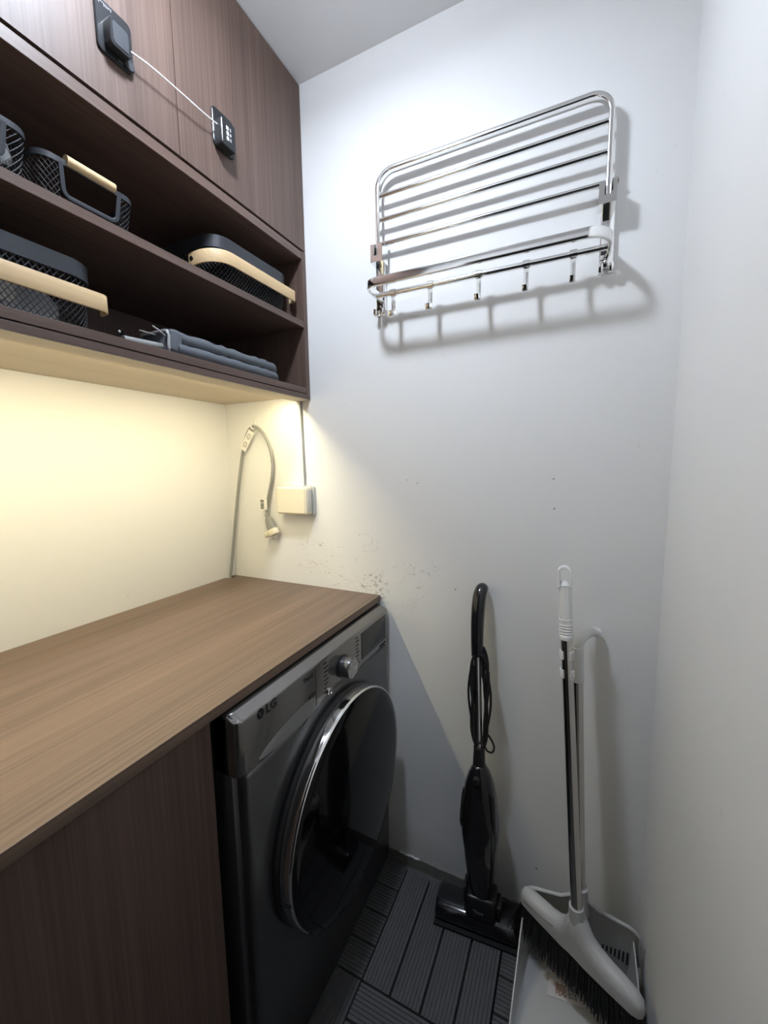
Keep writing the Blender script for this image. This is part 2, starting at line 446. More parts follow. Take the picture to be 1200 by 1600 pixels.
# ------------------------------------------------------------------ deck tiles on the floor
def slat_mesh(name, L, W, nr=8):
    """ridged plank lying along y, origin at its centre on the ground"""
    bm = bmesh.new(); z1, zg, zb = 0.025, 0.0228, 0.012
    prof = [(-W / 2, zb)]
    p = W / nr
    for i in range(nr):
        x = -W / 2 + i * p
        prof += [(x + p * .16, z1), (x + p * .84, z1)]
        if i < nr - 1: prof += [(x + p * .93, zg), (x + p * 1.07, zg)]
    prof += [(W / 2, zb)]
    a = [bm.verts.new((x, -L / 2, z)) for x, z in prof]; b = [bm.verts.new((x, L / 2, z)) for x, z in prof]
    for i in range(len(prof) - 1): bm.faces.new((a[i], a[i + 1], b[i + 1], b[i]))
    bm.faces.new(list(reversed(a)) ); bm.faces.new(b)
    bmesh.ops.recalc_face_normals(bm, faces=bm.faces)
    me = bpy.data.meshes.new(name); bm.to_mesh(me); bm.free(); me.materials.append(MATS['deck_grey']); return me
def deck():
    P = 0.300; W = 0.0715; full = slat_mesh('slat', 0.296, W); cut = slat_mesh('slat_cut', 0.071, W)
    basem = {}
    xs = [(0.615, 0.688), (0.688, 0.988), (0.988, 1.288)]
    col_words = ['narrow cut grey deck tile along the washing machine', 'grey ribbed deck tile in the middle column', 'grey ribbed deck tile along the right wall']
    row_words = ['against the back wall', 'second from the back wall', 'third from the back wall', 'fourth from the back wall', 'fifth from the back wall', 'sixth from the back wall']
    for r in range(4):
        ya, yb = -0.033 - P * r, -0.033 - P * (r + 1); yc = (ya + yb) / 2
        for k, (xa, xb) in enumerate(xs):
            xc = (xa + xb) / 2
            if k == 0 and r > 1: xa = 0.615
            t = thing('deck_tile', (xc, yc, 0.0), f'{col_words[k]}, {row_words[r]}', 'floor tile', 'grey deck tiles on the floor')
            base = MB().box(xa + .001, xb - .001, yb + .001, ya - .001, 0.0005, 0.0118).build('tile_base', 'deck_base', t, smooth=False)
            along_y = (r + k) % 2 == 1
            n = 4
            if k == 0 and along_y: n = 1
            for i in range(n):
                me = full
                if k == 0 and not along_y: me = cut
                o = bpy.data.objects.new('slat', me); COL.objects.link(o); o.parent = t
                if along_y:
                    off = 0.0 if n == 1 else -P / 2 + 0.075 * (i + .5)
                    o.location = (off, 0, random.uniform(-.0004, .0004))
                else:
                    o.location = (0, -P / 2 + 0.075 * (i + .5), random.uniform(-.0004, .0004)); o.rotation_euler = (0, 0, PI / 2)
deck()

# ------------------------------------------------------------------ washing machine
def washer():
    FX = 0.621; Y0, Y1, ZT = -0.604, -0.006, 0.856; yc = -0.296; zc = 0.481; PB = 0.742
    w = thing('washing_machine', (0.33, -0.305, 0), 'dark grey front-loading washing machine with a big round black door', 'washing machine')
    MB().box(0.05, FX - .022, Y0, Y1, 0.03, ZT - .004, 0.006, 2).build('body', 'washer_grey', w)
    MB().box(FX - .05, FX - .001, Y0 + .012, Y1 - .008, 0.025, PB - .002, 0.010, 3).build('front_panel', 'washer_grey', w)
    for y in (Y0 + .07, Y1 - .07):
        for x in (0.12, 0.54):
            MB().lathe([(0.022, 0.0), (0.022, 0.012), (0.012, 0.012), (0.012, 0.032)], (x, y, 0.0), (0, 0, 1), 14).build('foot', 'rubber_black', w)
    cp = MB()
    # control panel with a generous roll at its top edge
    prof = [(FX - .06, PB), (FX - .003, PB), (FX, PB + .004), (FX, ZT - .0165), (FX - .0008, ZT - .0130), (FX - .0030, ZT - .0108), (FX - .0190, ZT - .0042), (FX - .0205, ZT - .0025), (FX - .0225, ZT - .0018), (FX - .06, ZT)]
    rings = []
    R = 0.016; ends = [(R * (1 - math.cos(k * PI / 16)), R * (1 - math.sin(k * PI / 16))) for k in range(9)]
    for y, s in [(Y0 + a, b) for a, b in ends] + [(Y1 - a * .6, b * .6) for a, b in reversed(ends)]:
        rings.append([(x - (s if x > FX - .05 else 0), y, z - (s * .25 if z > ZT - .012 else 0)) for x, z in prof])
    cp.loft(rings); p = cp.build('control_panel', 'washer_panel', w)
    # detergent drawer: seam, grip lip
    MB().box(FX - .002, FX + .0004, -0.3835, -0.3823, PB + .006, ZT - .02).build('drawer_seam', 'ink_dark', p)
    mb = MB(); rings = []
    for i in range(15):
        f = i / 14; y = -0.560 + f * 0.174
        sh = (1 - abs(2 * f - 1) ** 3.0)
        top = PB + .012 + 0.020 * f + 0.012 * sh
        d = 0.0075 * sh ** .7
        rings.append([(FX - .001, y, PB + .006), (FX + .0005 + d, y, PB + .006 + .002), (FX + .0005 + d, y, PB + .010), (FX + .0002, y, top)])
    mb.loft(rings); mb.build('drawer_grip', 'washer_drawer', p)
    # logo, lettering
    mb = MB(); M = face_px(-0.551, 0.8335, FX + .0004)
    ring = [M @ Vector((0.0088 * math.cos(q * PI / 18), 0.0098 * math.sin(q * PI / 18), 0)) for q in range(36)]
    mb.prism(ring, (-0.001, 0, 0)); lg = mb.build('emblem', 'ink_dark', p)
    text('emblem_letters', 'L', 0.011, 'washer_panel', lg, face_px(-0.5505, 0.8325, FX + .0008), 0.0002)
    MB().lathe([(0.0016, 0), (0.0016, 0.0005)], (FX + .0005, -0.5555, 0.837), (1, 0, 0), 10).build('emblem_dot', 'washer_panel', lg)
    text('lettering', 'LG', 0.0245, 'ink_dark', p, face_px(-0.5225, 0.8325, FX + .0004), 0.0003, 0, 1.02, 0.0004)
    text('lettering', 'ThinQ', 0.0135, 'ink_dark', p, face_px(-0.4085, 0.8275, FX + .0004), 0.0003)
    text('lettering', 'AI DD', 0.0095, 'ink_dark', p, face_px(-0.398, 0.7835, FX + .0004), 0.0003)
    # programme list left and right of the dial: short printed bars
    for side, y0 in ((-1, -0.3505), (1, -0.205)):
        mb = MB()
        for i in range(8):
            z = 0.829 - i * 0.0098; ln = 0.011 + 0.006 * ((i * 5) % 3) / 2
            ya = y0 if side < 0 else y0
            mb.box(FX - .0005, FX + .0003, ya, ya + ln, z, z + .0030)
        mb.build('printed_list', 'ink_dark', p, smooth=False, kind='stuff')
    # dial
    dy, dz = -0.272, 0.790
    d = MB().lathe([(0.0275, -0.002), (0.0275, 0.003), (0.0255, 0.004)], (FX, dy, dz), (1, 0, 0), 40).build('dial', 'black_plastic', w)
    MB().lathe([(0.0245, 0.002), (0.0245, 0.026), (0.0235, 0.0285)], (FX, dy, dz), (1, 0, 0), 40).build('dial_grip', 'washer_grey', d)
    mb = MB(); nn = 36; cap0 = mb.bm.verts.new((FX + .0306, dy, dz)); rr = []
    for k in range(nn):
        q = 2 * PI * k / nn; rr.append(mb.bm.verts.new((FX + .0298 + 0.0011 * math.sin(q * 6), dy + .0236 * math.cos(q), dz + .0236 * math.sin(q))))
    for k in range(nn): mb.bm.faces.new((cap0, rr[k], rr[(k + 1) % nn]))
    mb.build('dial_cap', 'dial_metal', d, smooth=False)
    b = MB().lathe([(0.0082, -0.001), (0.0082, 0.003), (0.0068, 0.004), (0.0062, 0.002)], (FX, -0.3325, 0.7585), (1, 0, 0), 28).build('power_button', 'chrome', w)
    MB().lathe([(0.0058, 0.001), (0.0058, 0.0028)], (FX, -0.3325, 0.7585), (1, 0, 0), 24).build('button_cap', 'washer_panel', b)
    MB().lathe([(0.0052, -0.001), (0.0052, 0.003), (0.0040, 0.0035)], (FX, -0.2335, 0.7600), (1, 0, 0), 20).build('start_button', 'dial_metal', w)
    ds = MB().box(FX - .003, FX + .0012, -0.176, -0.028, 0.7605, 0.8325, 0.0008, 1).build('display', 'display_glass', w)
    MB().lathe([(0.0026, 0), (0.0026, 0.0005)], (FX + .001, -0.046, 0.822), (1, 0, 0), 12).build('indicator', 'ink_grey', ds)
    mb = MB()
    for i in range(7): mb.box(FX + .001, FX + .0015, -0.164 + i * .0185, -0.156 + i * .0185, 0.768, 0.7695)
    mb.build('printed_marks', 'ink_grey', ds, smooth=False, kind='stuff')
    MB().box(FX - .002, FX + .0006, -0.068, -0.030, 0.7475, 0.7530, 0.0004, 1).build('rating_sticker', 'ink_dark', p)
    # raised surround, then the door
    MB().lathe([(0.286, -0.003), (0.2845, 0.0), (0.262, 0.0035), (0.250, 0.002), (0.250, -0.004)], (FX - .001, yc, zc), (1, 0, 0), 96, False).build('door_surround', 'washer_grey', w)
    dr = MB().lathe([(0.250, -0.006), (0.250, 0.008), (0.238, 0.020)], (FX, yc, zc), (1, 0, 0), 96).build('door', 'black_plastic', w)
    MB().lathe([(0.240, 0.016), (0.2475, 0.018), (0.2485, 0.022), (0.2485, 0.038), (0.2475, 0.0425), (0.2455, 0.0445), (0.2435, 0.0435), (0.2435, 0.024)], (FX, yc, zc), (1, 0, 0), 128, False).build('chrome_ring', 'chrome', dr)
    MB().lathe([(0.2438, 0.030), (0.2438, 0.0435), (0.240, 0.0455), (0.222, 0.0475), (0.175, 0.0505), (0.10, 0.0535), (0.05, 0.0545), (0.001, 0.0548)], (FX, yc, zc), (1, 0, 0), 128).build('door_glass', 'black_glass', dr, angle=60)
    MB().box(FX + .020, FX + .042, yc - .2495, yc - .246, zc - .032, zc - .0295).build('ring_joint', 'ink_dark', dr)
washer()

# ------------------------------------------------------------------ steel rack
def rack():
    c = thing('towel_rack', (0.885, 0.0, 1.69), 'polished steel folding towel rack with hooks on the back wall', 'towel rack')
    for x0, x1 in ((0.600, 0.628), (1.142, 1.170)):
        po = MB().box(x0, x1, -0.013, -0.0003, 1.690, 1.868, 0.004, 3).build('post', 'chrome', c)
        xm = (x0 + x1) / 2
        for dx in (-.010, .010):
            x = xm + dx
            pts = fillet([(x, -0.007, 1.712), (x, -0.007, 1.676), (x, -0.028, 1.676), (x, -0.028, 1.692)], 0.008, 6)
            MB().band(pts, (1, 0, 0), rrect(0.0022, 0.0085, 0.0008, 2)).build('post_hook', 'chrome', po)
        MB().lathe([(0.004, 0), (0.004, 0.002), (0.0015, 0.003)], (xm, -0.013, 1.701), (0, -1, 0), 14).build('screw', 'steel', po)
        bx = MB(); hx0, hx1 = x0 + .002, x1 + .006 if x0 < 1 else x1 - .002
        hx0 = 0.603 if x0 < 1 else 1.136; hx1 = 0.637 if x0 < 1 else 1.169
        xa, xb = (0.6105, 0.6255) if x0 < 1 else (1.1465, 1.1615)
        bx.prism([(hx0, -0.012, 1.802), (hx1, -0.012, 1.802), (hx1, -0.012, 1.846), (xb, -0.012, 1.846), (xb, -0.012, 1.818), (xa, -0.012, 1.818), (xa, -0.012, 1.846), (hx0, -0.012, 1.846)], (0, -0.036, 0))
        h = bx.build('hinge_block', 'chrome', c)
        MB().lathe([(0.006, -0.020), (0.006, 0.020)], ((hx0 + hx1) / 2, -0.019, 1.855), (1, 0, 0), 16).build('hinge_pin', 'steel', h)
    yF = -0.0255
    path = fillet([(0.618, yF, 1.820), (0.618, yF, 2.0265), (1.154, yF, 2.0265), (1.154, yF, 1.820)], 0.042, 12)
    MB().band(path, (0, -1, 0), rrect(0.0115, 0.0200, 0.0035, 4)).build('folding_frame', 'chrome', c)
    for z in (1.9705, 1.9125, 1.8525):
        MB().tube([(0.624, yF, z), (1.149, yF, z)], 0.0058, 18).build('bar', 'chrome', c)
    zR = 1.722; yR = -0.112
    path = fillet([(0.617, -0.010, zR), (0.617, yR, zR), (1.160, yR, zR), (1.160, -0.010, zR)], [0.030, 0.045], 14)
    MB().band(path, (0, 0, 1), rrect(0.0085, 0.0215, 0.003, 4)).build('front_rail', 'chrome', c)
    zB, yB = 1.7165, -0.046
    MB().tube([(0.619, yB, zB), (1.158, yB, zB)], 0.0066, 18).build('hook_bar', 'chrome', c)
    for k, x in enumerate((0.667, 0.768, 0.889, 0.996, 1.092)):
        a = (-0.05, .04, .02, -.03, -.05)[k]
        mb = MB()
        mb.lathe([(0.0076, -0.0075), (0.0096, -0.0075), (0.0096, 0.0075), (0.0076, 0.0075)], (x, yB, zB), (1, 0, 0), 20, False)
        pts = spline([(x, yB, zB - .008), (x, yB + .001, zB - .030), (x, yB - .001, zB - .050), (x, yB - .008, zB - .061), (x, yB - .019, zB - .063), (x, yB - .026, zB - .052)], 5)
        mb.band(pts, (1, 0, 0), rrect(0.0022, 0.0110, 0.0008, 2))
        mb.build('hook', 'chrome', c)
rack()

# ------------------------------------------------------------------ cord, plug, hook, socket box
def wall_hook():
    c = thing('adhesive_hook', (0.136, 0, 1.41), 'small clear adhesive hook on the back wall holding the grey cord', 'hook')
    mb = MB(); ring = [(0.136 + 0.0125 * math.cos(q * PI / 12), -0.0002, 1.424 + 0.016 * math.sin(q * PI / 12)) for q in range(24)]
    mb.prism(ring, (0, -0.0022, 0)); mb.build('pad', 'clear_hook', c)
    MB().tube(spline([(0.137, -0.003, 1.424), (0.137, -0.006, 1.406), (0.137, -0.015, 1.3965), (0.137, -0.0235, 1.401), (0.137, -0.0245, 1.408)], 5), 0.0022, 8).build('hook_arm', 'clear_hook', c)
wall_hook()
def power_cord():
    c = thing('power_cord', (0.012, -0.03, 0.88), 'grey power cord with a white plug hanging over the wall hook', 'power cord')
    P = spline([(0.010, -0.032, 0.835), (0.012, -0.030, 0.885), (0.022, -0.022, 0.98), (0.040, -0.016, 1.11), (0.062, -0.013, 1.23), (0.085, -0.012, 1.325), (0.108, -0.012, 1.382),
                (0.130, -0.012, 1.4035), (0.152, -0.012, 1.4005), (0.180, -0.013, 1.377), (0.203, -0.014, 1.335), (0.2125, -0.014, 1.285), (0.207, -0.014, 1.235), (0.1925, -0.015, 1.185),
                (0.183, -0.017, 1.145), (0.180, -0.018, 1.120), (0.184, -0.020, 1.106)], 8)
    MB().tube(P, 0.0050, 10).build('cable', 'cable_grey', c)
    # plug, axis from the cable end down to the right
    a = Vector((0.184, -0.020, 1.108)); d = Vector((0.40, -0.02, -0.90)).normalized(); u = Vector((0.90, 0, 0.40)).normalized(); v = d.cross(u)
    def ring(s, ru, rv, n=20, p=3.0):
        out = []
        for k in range(n):
            q = 2 * PI * k / n; cc, ss = math.cos(q), math.sin(q)
            out.append(a + d * s + u * ru * math.copysign(abs(cc) ** (2 / p), cc) + v * rv * math.copysign(abs(ss) ** (2 / p), ss))
        return out
    mb = MB(); mb.loft([ring(-0.004, .0065, .0065), ring(0.006, .0065, .0065), ring(0.008, .009, .008), ring(0.018, .0135, .010), ring(0.034, .0165, .0115), ring(0.050, .0175, .0115)])
    pl = mb.build('plug', 'cable_grey', c)
    mb = MB(); mb.loft([ring(0.049, .0195, .0125), ring(0.051, .0205, .0135), ring(0.067, .0205, .0135), ring(0.069, .0190, .0125)]); mb.build('plug_cap', 'ivory', pl)
    mb = MB()
    aa = a + d * 0.059 - u * 0.024
    mb.loft([[aa + d * x + v * y - u * z for x, y in rrect(0.020, 0.026, 0.006, 3)] for z in (-0.006, 0.007)]); mb.build('pull_tab', 'ivory', pl)
    for s in (-0.008, 0.0, 0.008):
        q = a + u * s + d * 0.068
        MB().loft([[q + d * x + u * (y * .0011) + v * (z * .0030) for y, z in ((-1, -1), (1, -1), (1, 1), (-1, 1))] for x in (0, 0.017)]).build('pin', 'steel', pl, smooth=False)
    # hang tag wrapped on the cable near the hook
    t0 = Vector((0.1345, -0.0215, 1.388)); t1 = Vector((0.0925, -0.0215, 1.328)); dd = (t1 - t0).normalized(); nn = Vector((dd.z, 0, -dd.x)) * -1
    L = (t1 - t0).length; W = 0.0125; T = 0.0012
    mb = MB(); mb.prism([t0 - nn * W, t0 + nn * W, t1 + nn * W, t1 - nn * W], (0, 0.0012, 0)); tg = mb.build('care_tag', 'paper', c, smooth=False)
    def onp(s, r): return t0 + dd * (L * s) + nn * (W * r) + Vector((0, -0.0003, 0))
    mb = MB()
    for s0 in (0.28, 0.70):
        mb.loop_loft([[onp(s0, 0) + (dd * math.cos(q * PI / 12) + nn * math.sin(q * PI / 12)) * r for q in range(24)] for r in (0.0058, 0.0074)]) if False else None
        ring_o = [onp(s0, 0) + (dd * math.cos(q * PI / 12) * .0100 + nn * math.sin(q * PI / 12) * .0085) for q in range(24)]
        ring_i = [onp(s0, 0) + (dd * math.cos(q * PI / 12) * .0080 + nn * math.sin(q * PI / 12) * .0066) for q in range(24)]
        mb.loft([ring_o, ring_i], False)
        mb.quad(onp(s0 - .07, -.25), onp(s0 - .07, .25), onp(s0 - .035, .25), onp(s0 - .035, -.25))
        mb.quad(onp(s0 + .03, -.3), onp(s0 + .03, .3), onp(s0 + .065, .3), onp(s0 + .065, -.3))
    mb.build('tag_print', 'ink_grey', tg, smooth=False, kind='stuff')
    # barcode flag label
    lb = MB().box(0.1600, 0.1885, -0.0235, -0.0228, 1.128, 1.164).build('barcode_label', 'paper', c, smooth=False)
    rnd = random.Random(5); mb = MB(); z = 1.1305
    while z < 1.161:
        h = rnd.choice((0.0008, 0.0014, 0.0026)); mb.quad((0.1612, -0.0237, z), (0.1755, -0.0237, z), (0.1755, -0.0237, z + h), (0.1612, -0.0237, z + h)); z += h + rnd.choice((0.0009, 0.0014))
    mb.build('barcode_print', 'ink_dark', lb, smooth=False, kind='stuff')
power_cord()
def socket_box():
    c = thing('socket_box', (0.305, 0, 1.115), 'ivory surface-mounted socket box with hinged cover on the back wall', 'socket')
    MB().loft([[(0.305 + u, y, 1.1625 + v) for u, v in rrect(0.128, 0.094, 0.008, 4)] for y in (-0.0002, -0.010)]).build('wall_plate', 'ivory_cool_lit', c)
    MB().loft([[(0.302 + u, y, 1.1625 + v) for u, v in rrect(0.116, 0.086, 0.007, 4)] for y in (-0.010, -0.016)]).build('gap_frame', 'cable_grey', c)
    mb = MB()
    rings = []
    for y, s in ((-0.016, 0.0), (-0.034, 0.0), (-0.040, 0.002), (-0.0425, 0.006)):
        rings.append([(0.303 + u, y, 1.1625 + v) for u, v in rrect(0.122 - 2 * s, 0.088 - 2 * s, 0.007, 4)])
    mb.loft(rings); cv = mb.build('cover', 'ivory', c, angle=18)
    MB().box(0.3555, 0.3570, -0.0432, -0.0425, 1.124, 1.201).build('cover_groove', 'ivory_cool_lit', cv)
    MB().box(0.3585, 0.3655, -0.036, -0.017, 1.128, 1.197, 0.002, 2).build('cover_hinge', 'ivory_cool_lit', cv)
    MB().tube([(0.255, -0.013, 1.2075), (0.330, -0.013, 1.2075)], 0.0022, 8).build('hinge_rod', 'ivory', c)
socket_box()
def conduit():
    c = thing('cable_conduit', (0.318, 0, 1.21), 'thin white cable trunking running from the cabinet down to the socket box', 'cable trunking')
    M = MB(); M.loft([[(0.3135, -0.0002, 1.4725), (0.3255, -0.0002, 1.4725), (0.3255, -0.008, 1.4725), (0.3135, -0.008, 1.4725)], [(0.3195, -0.0002, 1.2098), (0.3315, -0.0002, 1.2098), (0.3315, -0.008, 1.2098), (0.3195, -0.008, 1.2098)]])
    M.build('trunking', 'white_plastic', c, smooth=False)
    MB().tube([(0.3275, -0.004, 1.4725), (0.3335, -0.004, 1.2098)], 0.0022, 8).build('wire', 'cable_grey', c)
conduit()

# ------------------------------------------------------------------ cabinet lock
def lock():
    c = thing('cabinet_lock', (KX, -0.42, 1.98), 'black combination cable lock joining two cabinet doors', 'cabinet lock')
    def plate(name, y, z, wy, hz, r, x0, x1, mat, parent, b=0.0012):
        mb = MB(); rings = []
        for x, s in ((x0, 0), (x1 - b, 0), (x1, b)):
            rings.append([(x, y + u, z + v) for u, v in rrect(wy - 2 * s, hz - 2 * s, max(r - s, .0005), 5)])
        mb.loft(rings); return mb.build(name, mat, parent)
    A = plate('anchor_plate', -0.5435, 2.015, 0.062, 0.082, 0.010, KX + .0002, KX + .0045, 'lock_black', c)
    plate('anchor_block', -0.5455, 2.004, 0.036, 0.044, 0.007, KX + .0045, KX + .022, 'lock_black', A)
    plate('anchor_inset', -0.5455, 2.004, 0.027, 0.034, 0.005, KX + .0215, KX + .0228, 'rim_charcoal', A, 0.0004)
    MB().lathe([(0.0095, 0), (0.0095, 0.004), (0.008, 0.0055)], (KX + .0045, -0.523, 1.984), (1, 0, 0), 20).build('clip', 'rim_charcoal', A)
    mb = MB(); rnd = random.Random(2)
    for i in range(9):
        y = -0.571 + i * .0028; mb.box(KX + .0044, KX + .0048, y, y + .0016, 2.0495 - rnd.uniform(0, .004), 2.0515)
    for i in range(8):
        y = -0.540 + i * .0032; mb.box(KX + .0044, KX + .0048, y, y + .0018, 1.9785, 1.9800 + rnd.uniform(.001, .005))
    mb.build('plate_print', 'ink_grey', A, smooth=False, kind='stuff')
    B = plate('lock_plate', -0.303, 2.022, 0.062, 0.080, 0.010, KX + .0002, KX + .0045, 'lock_black', c)
    Bk = plate('lock_body', -0.311, 2.006, 0.040, 0.056, 0.006, KX + .0045, KX + .027, 'lock_black', B)
    for i, dgt in enumerate('285'):
        z = 2.0175 - i * 0.0105
        wl = MB().box(KX + .0262, KX + .0275, -0.3180, -0.3115, z - .0038, z + .0038, 0.0004, 1).build('number_wheel', 'ink_white', B)
        text('digit', dgt, 0.0085, 'ink_white', B, face_px(-0.3065, z, KX + .0272), 0.0002)
    MB().lathe([(0.0032, 0), (0.0032, 0.001)], (KX + .012, -0.306, 1.978), (0, 0, -1), 12).build('release_button', 'rim_charcoal', Bk)
    P = spline([(KX + .014, -0.536, 2.003), (KX + .016, -0.526, 2.0015), (KX + .018, -0.49, 2.006), (KX + .018, -0.43, 2.0095), (KX + .017, -0.37, 2.0125), (KX + .014, -0.328, 2.019)], 6)
    MB().tube(P, 0.0014, 8).build('steel_cable', 'ink_white', c)
lock()

# ------------------------------------------------------------------ baskets
def outline(x0, x1, y0, y1, r, n=8):
    return [(x0 + x1) / 2 + 0 * 1 and 0 for _ in ()] or [((x0 + x1) / 2 + u, (y0 + y1) / 2 + v) for u, v in rrect(x1 - x0, y1 - y0, r, n)]
def resample(poly, step):
    P = [Vector((p[0], p[1], 0)) for p in poly]; m = len(P)
    L = [0]
    for i in range(m): L.append(L[-1] + (P[(i + 1) % m] - P[i]).length)
    tot = L[-1]; k = max(8, int(round(tot / step))); out = []; i = 0
    for j in range(k):
        s = tot * j / k
        while L[i + 1] < s: i += 1
        f = (s - L[i]) / max(1e-9, L[i + 1] - L[i]); out.append(P[i].lerp(P[(i + 1) % m], f))
    return out
def wire_wall(x0, x1, y0, y1, r, z0, z1, shrink, pitch, rad, skip=None):
    """diamond lattice around a tapered rounded box"""
    ring = resample(outline(x0, x1, y0, y1, r), pitch / 2); n = len(ring); n -= n % 2; ring = resample(outline(x0, x1, y0, y1, r), sum((ring[i] - ring[i - 1]).length for i in range(len(ring))) / n)
    n = len(ring); cx, cy = (x0 + x1) / 2, (y0 + y1) / 2
    rows = max(2, int(round((z1 - z0) / (pitch * 0.62))))
    def at(i, j):
        f = j / rows; k = 1 - shrink * (1 - f); p = ring[i % n]
        return Vector((cx + (p.x - cx) * k, cy + (p.y - cy) * k, z0 + (z1 - z0) * f))
    mb = MB()
    for i in range(0, n, 2):
        for d in (1, -1):
            seg = []
            for j in range(rows + 1):
                q = at(i + d * j, j)
                if skip and skip(q):
                    if len(seg) > 1: mb.tube(seg, rad, 3, cap=False)
                    seg = []
                else: seg.append(q)
            if len(seg) > 1: mb.tube(seg, rad, 3, cap=False)
    return mb
def big_basket(dy, dz, label, hz):
    x0, x1, y0, y1 = 0.045, 0.334, -0.320 + dy, -0.038 + dy; zb = 1.7025 + dz; zt = 1.820 + dz
    c = thing('mesh_basket', ((x0 + x1) / 2, (y0 + y1) / 2, zb), label, 'basket', 'large mesh baskets with wooden handles')
    rng = []
    for z, s in ((zt - .028, 0), (zt, 0), (zt, 0.004), (zt - .028, 0.004)):
        rng.append([(p[0], p[1], z) for p in outline(x0 + s, x1 - s, y0 + s, y1 - s, 0.048 - s, 10)])
    MB().loop_loft(rng).build('rim', 'rim_charcoal', c)
    wire_wall(x0 + .002, x1 - .002, y0 + .002, y1 - .002, 0.046, zb + .003, zt - .026, 0.05, 0.0095, 0.0008).build('wire_mesh', 'wire_black', c, smooth=False, kind='stuff')
    k = 0.05; cx, cy = (x0 + x1) / 2, (y0 + y1) / 2
    base = outline(cx + (x0 - cx) * (1 - k), cx + (x1 - cx) * (1 - k), cy + (y0 - cy) * (1 - k), cy + (y1 - cy) * (1 - k), 0.045, 8)
    MB().prism([(p[0], p[1], zb + .0005) for p in base], (0, 0, 0.0035)).build('base', 'wire_black', c, smooth=False)
    # bent wooden band handle folded down around the front
    zh = hz
    path = fillet([(0.272, y0 - .020, zh - .010), (x1 + .014, y0 - .012, zh), (x1 + .014, y1 + .002, zh), (x1 - .012, y1 + .004, zh)], [0.060, 0.012], 12)
    mb = MB(); pr = rrect(0.0048, 0.0300, 0.0015, 2); mb.band(path, (0, 0, 1), pr); h = mb.build('handle', 'pale_beech', c)
    for yy, sg, xx in ((y0 - .0195, -1, 0.281), (y1 + .0035, 1, x1 - .004)):
        MB().lathe([(0.0052, -0.0), (0.0052, 0.0034), (0.003, 0.0042)], (xx, yy, zh - (.008 if sg < 0 else 0)), (0, sg, 0), 14).build('rivet', 'black_plastic', h)
    return c
big_basket(0, 0, 'mesh basket with bent wood handle on the middle shelf nearest the back wall', 1.767)
big_basket(-0.549, -0.194, 'mesh basket with bent wood handle holding a grey pouch on the bottom shelf', 1.563)

def small_basket(x1, y1, label, lean):
    W, D, H = 0.162, 0.20, 0.075
    x0, y0 = x1 - D, y1 - W; zb = 1.7025; zt = zb + H
    c = thing('wire_basket', ((x0 + x1) / 2, (y0 + y1) / 2, zb), label, 'basket', 'small wire baskets with round wooden handles')
    rng = []
    for z, s in ((zt - .009, 0), (zt, 0), (zt, 0.0028), (zt - .009, 0.0028)):
        rng.append([(p[0], p[1], z) for p in outline(x0 + s, x1 - s, y0 + s, y1 - s, 0.026 - s, 8)])
    MB().loop_loft(rng).build('rim', 'rim_charcoal', c)
    ya, yb = y0 + .034, y1 - .034; zc = zb + .022
    def skip(q): return q.x > x1 - .02 and ya - .001 < q.y < yb + .001 and q.z > zc
    wire_wall(x0 + .001, x1 - .001, y0 + .001, y1 - .001, 0.025, zb + .003, zt - .006, 0.10, 0.0085, 0.00055, skip).build('wire_mesh', 'wire_black', c, smooth=False, kind='stuff')
    cx, cy = (x0 + x1) / 2, (y0 + y1) / 2; k = .90
    MB().prism([(p[0], p[1], zb + .0005) for p in outline(cx + (x0 - cx) * k, cx + (x1 - cx) * k, cy + (y0 - cy) * k, cy + (y1 - cy) * k, 0.022, 6)], (0, 0, 0.003)).build('base', 'wire_black', c, smooth=False)
    xf = x1 - .0012
    pth = fillet([(xf, ya, zt - .006), (xf - .006, ya + .004, zc), (xf - .006, yb - .004, zc), (xf, yb, zt - .006)], 0.012, 6)
    MB().band(pth, (1, 0, 0), rrect(0.0075, 0.0030, 0.001, 2)).build('cutout_frame', 'rim_charcoal', c)
    MB().tube([(x1 - .002, ya + .008, zt + .001), (x1 - .002, yb - .008, zt + .001)], 0.0085, 20).build('handle', 'pale_beech', c)
    return c
small_basket(0.336, -0.506, 'small wire basket with round wooden handle standing whole in view on the middle shelf', 0)
small_basket(0.352, -0.679, 'small wire basket cut off by the photo edge, holding a coiled cord', 0)

